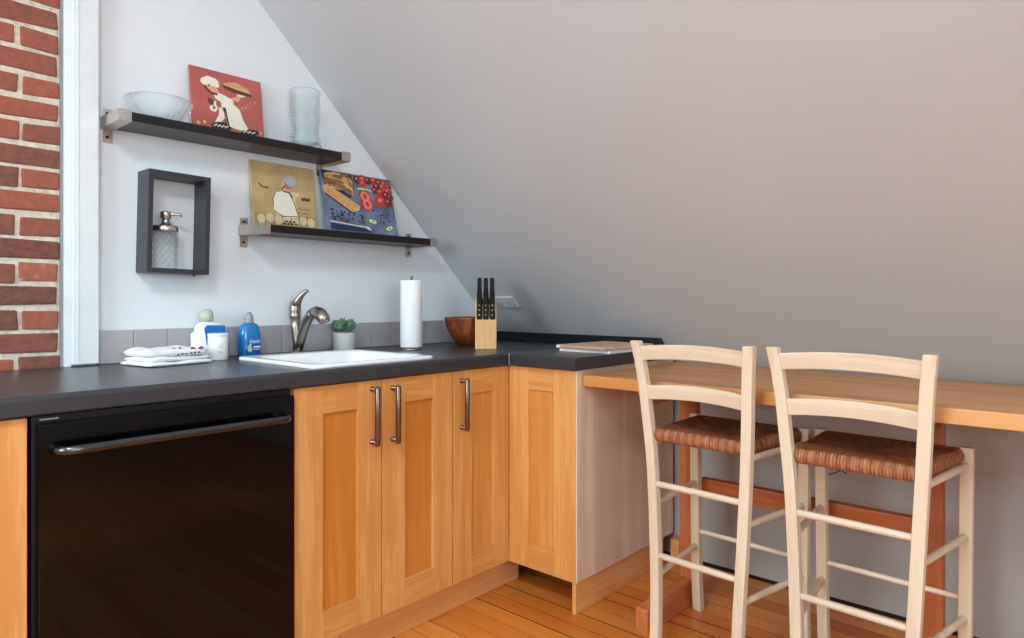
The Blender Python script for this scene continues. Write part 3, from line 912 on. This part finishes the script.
for nm, row, xx in names:
    yy, zz = ((-.032, .118), (.012, .176))[row]
    tilt = math.radians(-14)
    Lh = (.112, .122)[row]
    base = Mk @ Vector((xx, yy, zz + (0, .006)[row]))
    kk = thing('kitchen_knife', base, 'black-handled kitchen knife in the block, ' + nm, 'knife', 'knives in the wooden block', rot=(tilt, 0, ang))
    kk.rotation_euler = (Matrix.Rotation(ang, 4, 'Z') @ Matrix.Rotation(tilt, 4, 'X')).to_euler()
    b = MB()
    secs = []
    for q, (h, hwid, hd) in enumerate(((0.002, .0110, .0100), (.016, .0118, .0115), (.045, .0112, .0105), (.075, .0092, .0098), (Lh - .012, .0092, .0115), (Lh - .002, .0082, .0105))):
        secs.append([(-hwid, -hd, h), (hwid, -hd, h), (hwid, hd, h), (-hwid, hd, h)])
    b.bar(secs, bev=.0035)
    b.build('handle', M['knife_black'], kk, local=True)
    for h in ((.022, .043, .064) if row == 0 else ()):
        b = MB()
        b.lathe([(.0028, 0), (.0028, .0016), (.002, .0022)], (0, 0, 0), 10, mat=Matrix.Translation((0, -.0106, h)) @ Matrix.Rotation(PI / 2, 4, 'X'))
        b.build('rivet', M['steel'], kk, local=True)['label'] = 'bright steel rivet'
    b = MB(); b.box(-.0009, .0009, -.005, .008, -.035, .003)
    b.build('blade', M['steel'], kk, local=True)

# paper folder with board
b = MB()
b.box(2.150, 2.452, 1.412, 1.655, CT + .0003, CT + .004, .001); b.box(2.152, 2.450, 1.414, 1.653, CT + .004, CT + .0085, .001); b.box(2.150, 2.452, 1.412, 1.655, CT + .0085, CT + .011, .001)
tag(b.build('booklet', M['sheet']), 'white booklet lying under the wooden board at the worktop corner', 'booklet')
k = thing('cutting_board', (2.30, 1.54, CT + .0125), 'thin tan wooden board resting on the white booklet', 'cutting board', rot=(0, 0, math.radians(-3)))
b = MB(); b.box(-.165, .165, -.130, .098, 0.0, .013, .004)
b.build('board', M['board'], k, local=True)
b = MB(); b.box(-.164, .164, .0982, .116, 0.0005, .0125, .003)
b.build('end_strip', M['sheet'], k, local=True)['label'] = 'pale end strip'

# outlet plate on the slope
th = math.atan2(1, 1 / .987)
k = thing('wall_outlet', (0, 0, 0), 'white electrical outlet plate on the grey slope beside the knife block', 'outlet')
zc = 1.122
nrm = Vector((-.987, 0, -1)).normalized()
upv = Vector((-1, 0, .987)).normalized()
org = Vector((slope_x(zc), 2.172, zc))
R3 = Matrix((Vector((0, -1, 0)), -nrm, upv)).transposed().to_4x4()
k.location = org; k.rotation_euler = R3.to_euler()
b = MB(); b.box(-.060, .060, -.012, -.0005, -.036, .036, .004); b.build('plate', M['outlet'], k, local=True)
for s in (-.026, .026):
    b = MB(); b.box(s - .016, s + .016, -.0138, -.011, -.014, .014, .003)
    for q in (-.006, .006): b.box(s - .006, s + .006, -.0142, -.0136, q - .0012, q + .0012, mi=1)
    b.build('socket', [M['outlet'], M['dark_print']], k, local=True)

# ------------------------------------------------------------------ wall shelves
def shelf(x0, x1, ztop, yf, bracket_x, label, bare):
    k = thing('wall_shelf', ((x0 + x1) / 2, YB, ztop - .03), label, 'shelf', 'black shelves on the back wall')
    zt, zb = ztop, ztop - .028
    b = MB(); b.box(x0, x1, yf + .003, YB - .001, zb, zt, .0015)
    b.build('shelf_board', M['shelf'], k)
    for bx in bracket_x:
        b = MB(); w2 = .0165
        # u-shaped channel holding the board
        b.box(bx - w2 - .0015, bx + w2 + .0015, yf, YB - .003, zb - .0045, zb - .0005, .0008)
        b.box(bx - w2 - .0035, bx + w2 + .0015, yf - .0005, yf + .0025, zb - .0045, zt + .004, .0008)
        side = -1 if bx == bracket_x[0] else 1
        if side < 0:
            b.box(bx - w2 - .0035, bx - w2 - .001, yf, YB - .003, zb - .0045, zt + .004, .0008)
        else:
            b.box(bx + w2 + .001, bx + w2 + .0035, yf, YB - .003, zb - .0045, zt + .004, .0008)
        br = b.build('bracket', M['steel'], k)
        px = bx if side < 0 else bare
        for z0_, z1_ in ((zb - .046, zb - .001), (zt + .001, zt + .034)):
            b = MB(); b.box(px - .016, px + .016, YB - .003, YB - .0003, z0_, z1_, .0008)
            b.build('wall_plate', M['steel'], br)
        for z in (zb - .028, zt + .020):
            b = MB(); b.lathe([(.0052, 0), (.0048, .002), (.002, .003)], (0, 0, 0), 12, mat=Matrix.Translation((px, YB - .003, z)) @ Matrix.Rotation(PI / 2, 4, 'X'))
            b.build('screw', M['black_dull'], br)['label'] = 'dark screw head'
    return k
shelf(.7285, 1.555, 1.706, 2.237, (.7465, 1.540), 'upper black wall shelf carrying the glass bowl, red plaque and vase', 1.522)
shelf(1.183, 2.012, 1.398, 2.233, (1.200, 1.996), 'lower black wall shelf carrying the tan and blue canvas prints', 1.985)

# glass bowl on the upper shelf
b = MB()
gx, gy, gz = .873, 2.318, 1.7065
b.lathe([(.040, 0), (.055, .001), (.066, .010), (.080, .030), (.094, .055), (.101, .068), (.1015, .071), (.098, .071), (.090, .055), (.076, .031), (.061, .012), (.05, .006), (.010, .005)], (gx, gy, gz), 96,
        fr=lambda r, z, a, q: r * (1 + (.026 * math.cos(a * 26) if 1 < q < 6 else 0)))
b.bm.verts.ensure_lookup_table()
tag(b.build('glass_bowl', M['glass_rib']), 'fluted clear glass bowl on the upper shelf by the bracket', 'bowl')
# vase
b = MB()
pr = []
H = .223
for i in range(61):
    z = H * i / 60
    u = z / H
    r = .0585 - .006 * math.exp(-((u - .35) / .2) ** 2) + .004 * math.exp(-(u / .10) ** 2) - .002 * math.exp(-((u - .8) / .25) ** 2)
    r += .0020 * math.sin(z * 2 * PI / .0135)
    pr.append((r, z))
inn = [(r - .004, z) for r, z in pr[::-3] if z > .012]
b.lathe(pr + [(.0565, H + .002), (.0545, H + .001)] + inn + [(.01, .010)], (1.404, 2.312, 1.7065), 48)
tag(b.build('glass_vase', M['glass_rib']), 'ribbed clear glass vase standing at the right of the upper shelf', 'vase')

# picture helper: face plane at local y = 0, tilts back from its foot
def leaning(name, cx, y_foot, y_top, z, h, label, cat='picture'):
    tilt = -math.asin((y_top - y_foot) / h)
    return thing(name, (cx, y_foot, z), label, cat, rot=(tilt, 0, 0))
# --- red plaque with a cook carrying pasta
def build_child(b, name, mats, root): return b.build(name, mats, root, local=True)
k = leaning('wall_plaque', 1.120, 2.334, 2.366, 1.7068, .236, 'dusty red plaque of a cook carrying pasta, leaning on the upper shelf')
W, Hh = .262, .236
b = MB(); b.box(-W / 2, W / 2, 0, .010, 0, Hh, .002)
v_lo, v_sc = .09, .82
def U(px, py):  # print coordinates (0..1 across, 0..1 up) to plaque
    return (-W / 2 + W * px, Hh * (v_lo + v_sc * py))
def P(*pts): return [U(*p) for p in pts]
def outline(b, pts, w, layer, mi): b.stroke(list(pts) + [pts[0]], w, layer, mi)
outline(b, P((.38, .62), (.46, .64), (.56, .56), (.66, .46), (.70, .28), (.78, .08), (.74, .04), (.58, .06), (.47, .10), (.45, .30), (.40, .45)), .0032, 2, 6)
for (u, v, a_, c_, r_) in ((.20, .865, .017, .014, .4), (.255, .895, .019, .015, 0), (.315, .885, .018, .014, -.2), (.33, .85, .016, .011, -.4), (.26, .85, .020, .012, 0)):
    b.ell(*U(u, v), a_ + .0014, c_ + .0014, r_, 2, 6)
# apron skirt, torso, legs
b.flat(P((.38, .62), (.46, .64), (.56, .56), (.66, .46), (.70, .28), (.78, .08), (.74, .04), (.58, .06), (.47, .10), (.45, .30), (.40, .45)), 1, 1)
b.flat(P((.30, .66), (.36, .70), (.46, .67), (.56, .62), (.58, .56), (.52, .52), (.42, .52), (.33, .57)), 2, 1)
b.flat(P((.37, .42), (.42, .44), (.44, .24), (.36, .10), (.30, .12), (.36, .28)), 1, 1)
b.flat(P((.42, .44), (.46, .44), (.50, .10), (.44, .08), (.45, .24)), 1, 4)
# bow of the apron
b.stroke(P((.33, .52), (.28, .44), (.25, .36), (.30, .34)), .008, 1, 1); b.stroke(P((.30, .50), (.34, .40), (.30, .32)), .007, 1, 1); b.ell(*U(.26, .50), .010, .014, .5, 1, 3)
# arm, neck, head, scarf
b.flat(P((.56, .62), (.64, .60), (.68, .68), (.72, .74), (.66, .74), (.60, .68), (.52, .64)), 2, 2)
b.flat(P((.24, .78), (.34, .80), (.38, .72), (.34, .66), (.26, .70)), 2, 2)
b.ell(*U(.275, .78), .017, .018, .3, 1, 2); b.stroke(P((.19, .78), (.22, .72), (.28, .66), (.36, .66)), .008, 3, 3)
for (u, v, a_, c_, r_) in ((.20, .865, .017, .014, .4), (.255, .895, .019, .015, 0), (.315, .885, .018, .014, -.2), (.33, .85, .016, .011, -.4), (.26, .85, .020, .012, 0)):
    b.ell(*U(u, v), a_, c_, r_, 3, 1)
b.ell(*U(.25, .80), .004, .003, 0, 4, 4)
# dish with pasta
b.flat(P((.42, .87), (.86, .80), (.84, .76), (.62, .76), (.46, .81)), 2, 3)
b.flat(P((.44, .88), (.52, .94), (.62, .97), (.72, .93), (.82, .85), (.84, .82), (.62, .84)), 3, 5)
for i in range(14):
    u = .45 + .024 * i
    b.stroke(P((u, .87 + .01 * (i % 3)), (u + .03, .92 + .012 * (i % 2)), (u + .06, .88)), .0022, 4, (2, 6)[i % 2])
b.flat(P((.62, .75), (.76, .75), (.72, .72), (.66, .72)), 3, 1)
# checked trousers and shoes
for (cx_, cy_, aa, bb) in ((.36, .07, .030, .014), (.46, .05, .016, .010), (.80, .05, .034, .012), (.72, .035, .018, .008)):
    b.ell(*U(cx_, cy_), aa, bb, .2, 3, 4)
for i in range(8): b.ell(*U(.29 + .025 * i, .06 + .02 * (i % 2)), .003, .003, 0, 4, 1)
for i in range(6): b.ell(*U(.70 + .03 * i, .045 + .02 * (i % 2)), .003, .003, 0, 4, 1)
for (u, v) in ((.16, .09), (.93, .08), (.08, .06)): b.ell(*U(u, v), .006, .006, 0, 1, 5)
b.text('PASTA', .025, Matrix.Translation((-W / 2 + W * .80, -.0006, Hh * .56)) @ Matrix.Rotation(math.radians(-36), 4, 'Y') @ Matrix.Rotation(PI / 2, 4, 'X'), 7, .0004)
o = b.build('plaque_face', [M['terracotta'], M['cream_print'], M['skin_print'], M['brown_print'], M['dark_print'], M['pasta_print'], M['tan_dark'], M['faded_print']], k, local=True)
# --- tan canvas of a cook
v_lo, v_sc = .03, .97
k = leaning('canvas_print', 1.353, 2.358, 2.386, 1.3985, .255, 'square tan canvas print of a cook in white, leaning on the lower shelf')
W, Hh = .268, .255
b = MB(); b.box(-W / 2, W / 2, 0, .014, 0, Hh, .002)
b.flat(P((.02, .02), (.98, .02), (.98, .20), (.62, .22), (.40, .16), (.02, .20)), 1, 1)
for i in range(7): b.ell(*U(.12 + .13 * i, .11 + .02 * (i % 2)), .016, .018, 0, 2, 2)
b.flat(P((.32, .46), (.36, .54), (.46, .57), (.56, .55), (.62, .46), (.66, .30), (.70, .18), (.52, .16), (.36, .20), (.31, .30)), 3, 3)
b.flat(P((.56, .55), (.62, .58), (.72, .57), (.74, .52), (.68, .50), (.66, .40), (.70, .33), (.66, .32), (.62, .42)), 4, 2)
b.ell(*U(.53, .66), .020, .024, .2, 3, 4)
b.ell(*U(.55, .74), .016, .016, 0, 4, 5); b.ell(*U(.60, .77), .020, .018, 0, 4, 5); b.ell(*U(.60, .71), .018, .014, .3, 4, 5); b.ell(*U(.65, .75), .013, .014, 0, 4, 5)
b.stroke(P((.46, .60), (.50, .66), (.56, .62), (.60, .66)), .004, 5, 6); b.stroke(P((.48, .57), (.56, .56), (.62, .49)), .005, 5, 6); b.stroke(P((.50, .70), (.56, .66)), .003, 5, 6)
b.stroke(P((.31, .30), (.31, .44), (.35, .53)), .0022, 5, 6); b.stroke(P((.58, .52), (.64, .40), (.69, .20)), .0022, 5, 6); b.stroke(P((.33, .24), (.46, .17), (.68, .19)), .0026, 5, 6)
for i in range(7): b.ell(*U(.47 + .03 * i, .06 + .035 * (i % 2)), .006, .004, 0, 4, 7)
b.stroke(P((.11, .655), (.14, .615), (.18, .600), (.25, .600)), .005, 3, 6)                         # curled mark
for i in range(4): b.ell(*U(.78 + .035 * i, .475 + .012 * (i % 2)), .0045, .007, .4, 3, 6)           # small brush-written line
for j, v in enumerate((.31, .245)):
    for i in range(6): b.stroke(P((.70 + .034 * i, v + .004 * (i % 2)), (.715 + .034 * i, v + .022 - .01 * (i % 3))), .003, 3, 6)
b.build('canvas_face', [M['tan_print'], M['tan_dark'], M['tan_light'], M['cream_print'], M['skin_print'], M['grey_print'], M['brown_print'], M['dark_print']], k, local=True)
# --- blue canvas with vegetables
v_lo, v_sc = .03, .97
k = leaning('canvas_print', 1.688, 2.312, 2.383, 1.3985, .272, 'slate blue canvas print of pasta sticks and tomatoes, leaning on the lower shelf')
W, Hh = .350, .270
b = MB(); b.box(-W / 2, W / 2, 0, .014, 0, Hh, .002)
b.flat(P((.01, .99), (.42, .99), (.44, .72), (.36, .56), (.22, .66), (.04, .72)), 1, 8)                # dark greenish corner
b.flat(P((.03, .93), (.38, .98), (.43, .84), (.42, .62), (.30, .68), (.20, .76), (.04, .84)), 2, 6)
for i in range(16):
    q = i / 15
    b.stroke(P((.05 + .05 * (i % 3), .92 - .012 * i), (.18 + .03 * (i % 2), .97 - .018 * i), (.34 + .02 * (i % 3), .95 - .016 * i), (.41, .90 - .018 * i)), .005, 3, (5, 7, 6)[i % 3])
for i, (u, v, r) in enumerate(((.12, .93, .2), (.22, .90, -.3), (.30, .84, -.4), (.32, .93, .1), (.36, .74, -.8), (.22, .82, -.3), (.39, .86, -1.2))):
    b.stroke([U(u - .07 * math.cos(r), v - .03 * math.sin(r)), U(u, v + .02), U(u + .07 * math.cos(r), v + .03 * math.sin(r))], .010, 3, (5, 6)[i % 2])
b.flat(P((.02, .78), (.20, .74), (.36, .62), (.40, .68), (.22, .84), (.04, .88)), 3, 6)
b.flat(P((.00, .72), (.06, .76), (.48, .45), (.46, .38), (.34, .33), (.02, .60)), 4, 7)              # bundle of sticks
for i in range(8): b.stroke(P((.01 + .008 * i, .62 + .017 * i), (.35 + .017 * i, .338 + .015 * i)), .0018, 5, (6, 5)[i % 2])
b.stroke(P((.02, .60), (.34, .33), (.36, .34)), .004, 5, 8)
for i, (u, v, r, m_) in enumerate(((.50, .91, .020, 2), (.58, .93, .022, 1), (.66, .92, .018, 2), (.74, .93, .020, 1), (.82, .91, .020, 2), (.90, .90, .022, 1), (.96, .86, .018, 2), (.86, .84, .022, 1), (.78, .84, .020, 2), (.94, .78, .024, 1), (.82, .75, .022, 1), (.90, .70, .022, 2), (.74, .76, .018, 2), (.80, .58, .032, 1), (.92, .58, .022, 2), (.57, .85, .020, 1), (.96, .68, .018, 2))):
    b.ell(*U(u, v), r, r * .95, 0, 2 + i % 3, m_)
    b.ell(*U(u - .012, v + .018), r * .32, r * .22, .6, 5, 3)
for (u, v) in ((.57, .63), (.59, .50)):
    b.ell(*U(u, v), .030, .030, 0, 5, 1); b.ell(*U(u, v), .022, .022, 0, 6, 3); b.ell(*U(u, v), .010, .012, .5, 7, 1)
b.ell(*U(.79, .60), .012, .008, .4, 6, 3)
b.flat(P((.46, .76), (.56, .80), (.68, .76), (.70, .72), (.56, .71), (.48, .72)), 5, 4); b.stroke(P((.48, .75), (.60, .76), (.69, .74)), .004, 6, 9)
for (u, v, rr) in ((.62, .21, -.2), (.86, .12, .4)):
    b.ell(*U(u, v), .030, .014, rr, 3, 4); b.ell(*U(u + .01, v), .018, .008, rr, 4, 9); b.ell(*U(u + .01, v), .008, .004, rr, 5, 4)
rr_ = random.Random(4)
for i in range(70):
    u, v = rr_.uniform(.06, .52), rr_.uniform(.18, .36) - .0
    b.ell(*U(u, v - u * .06), rr_.uniform(.0025, .005), rr_.uniform(.002, .004), rr_.uniform(0, 3), 1, 8, n=8)
for i in range(24):
    b.ell(*U(rr_.uniform(.66, .92), rr_.uniform(.18, .42)), .003, .003, 0, 1, 8, n=8)
b.flat(P((.03, .12), (.62, .07), (.60, .02), (.03, .02)), 2, 8); b.stroke(P((.03, .15), (.50, .10)), .004, 3, 9); b.flat(P((.50, .12), (.56, .10), (.60, .04), (.53, .07)), 3, 9)
b.build('canvas_face', [M['blue_canvas'], M['tomato'], M['tomato_dark'], M['pink_print'], M['green_print'], M['yellow_print'], M['ochre_print'], M['stick_print'], M['navy_print'], M['cream_print']], k, local=True)

# ------------------------------------------------------------------ box frame with dispenser
bt = math.radians(1.2)
k = thing('box_shelf', (.931, YB, 1.216), 'open charcoal wooden box frame hung on the back wall', 'shelf', rot=(0, bt, 0))
w2, hh, dp, t = .100, .334, .096, .0155
b = MB()
b.box(-w2, -w2 + t, -dp, -.001, 0, hh, .001); b.box(w2 - t, w2, -dp, -.001, 0, hh, .001)
b.box(-w2 + t, w2 - t, -dp, -.001, 0, t, .001); b.box(-w2 + t, w2 - t, -dp, -.001, hh - t, hh, .001)
b.build('frame', M['box'], k, local=True)
b = MB(); b.tube([(.052, -.09, -.008), (.052, -.09, .001)], [.003, .0035], 8); b.build('peg', M['box_face'], k, local=True)
dx = -.029
loc = Vector((.931, YB, 1.216)) + Matrix.Rotation(bt, 3, 'Y') @ Vector((dx + .001, -.05, t + .0003))
k = thing('soap_dispenser', loc, 'patterned glass soap dispenser with steel pump standing in the box frame', 'soap dispenser', rot=(0, bt, 0))
b = MB()
b.lathe([(.034, 0), (.0375, .003), (.038, .010), (.038, .118), (.036, .126), (.031, .131)], (0, 0, 0), 64,
        fr=lambda r, z, a, q: r)
# diamond relief
for i in range(12):
    for j in range(9):
        a = 2 * PI * (i + .5 * (j % 2)) / 12
        b.ball((.0375 * math.cos(a), .0375 * math.sin(a), .014 + j * .0125), (.0032, .0032, .0058), 0, 8, 6)
b.build('bottle', M['glass_rib'], k, local=True)
b = MB(); b.lathe([(.038, .124), (.039, .126), (.039, .139), (.036, .142), (.018, .144), (.017, .150), (.012, .153), (.0115, .166), (.0165, .168), (.0165, .186), (.015, .190), (.004, .191)], (0, 0, 0), 28)
b.tube([(0, 0, .182), (.020, -.008, .184), (.040, -.016, .183), (.046, -.018, .178)], [.006, .0052, .0048, .004], 12)
b.build('pump', M['steel'], k, local=True)['label'] = 'brushed steel pump head and collar'

# ------------------------------------------------------------------ light
def area(name, loc, rot, sx_, sy_, energy, col):
    l = bpy.data.lights.new(name, 'AREA'); l.shape = 'RECTANGLE'; l.size = sx_; l.size_y = sy_; l.energy = energy; l.color = col
    o = bpy.data.objects.new(name, l); o.location = loc; o.rotation_euler = rot
    COL.objects.link(o); return o
# area lamps as daylight at the two added, unseen windows
area('added_daylight_left', (XL - .12, (wy0 + wy1) / 2, (wz0 + wz1) / 2), (0, -PI / 2, 0), wz1 - wz0, wy1 - wy0, 70, (.78, .94, 1.0))
area('added_daylight_front', ((vx0 + vx1) / 2, YF - .02, (vz0 + vz1) / 2), (PI / 2, 0, 0), vx1 - vx0, vz1 - vz0, 40, (.78, .94, 1.0))
# low sun added through the rear window so the floor bounces warm light
sl = bpy.data.lights.new('sun', 'SUN'); sl.energy = 2.0; sl.angle = .02; sl.color = (1.0, .90, .76)
so = bpy.data.objects.new('sun', sl); COL.objects.link(so)
so.rotation_euler = Vector((1.45, 2.2, -1.75)).to_track_quat('-Z', 'Y').to_euler(); so.location = (-2, -5, 4)
# round ceiling lamp added out of view for soft light from above
lp = thing('added_ceiling_lamp', (-.35, .5, ZC), 'round white ceiling lamp added unseen above the room', 'lamp')
b = MB(); b.lathe([(.33, -.001), (.33, -.03), (.30, -.03)], (-.35, .5, ZC), 32, cap0=True, cap1=False); b.build('lamp_base', M['lamp'], lp)
l = bpy.data.lights.new('lamp_light', 'AREA'); l.shape = 'DISK'; l.size = .6; l.energy = 30; l.color = (.88, .97, 1.0)
o = bpy.data.objects.new('lamp_light', l); o.location = (-.35, .5, ZC - .045); COL.objects.link(o)

wd = bpy.data.worlds.new('World'); SC.world = wd; wd.use_nodes = True
bg = wd.node_tree.nodes['Background']; bg.inputs[0].default_value = (.75, .86, 1, 1); bg.inputs[1].default_value = .6

# ------------------------------------------------------------------ camera
cd = bpy.data.cameras.new('Camera'); cam = bpy.data.objects.new('Camera', cd); COL.objects.link(cam)
cam.location = (0, 0, 1.128); cam.rotation_euler = (PI / 2, 0, math.radians(41.6 - 90))
cd.sensor_width = 36; cd.lens = 671 / 1024 * 36; cd.shift_y = -19 / 1024; cd.clip_start = .05
SC.camera = cam
SC.view_settings.view_transform = 'Standard'; SC.view_settings.look = 'None'; SC.view_settings.gamma = 1; SC.view_settings.use_curve_mapping = False
SC.view_settings.exposure = 0.46
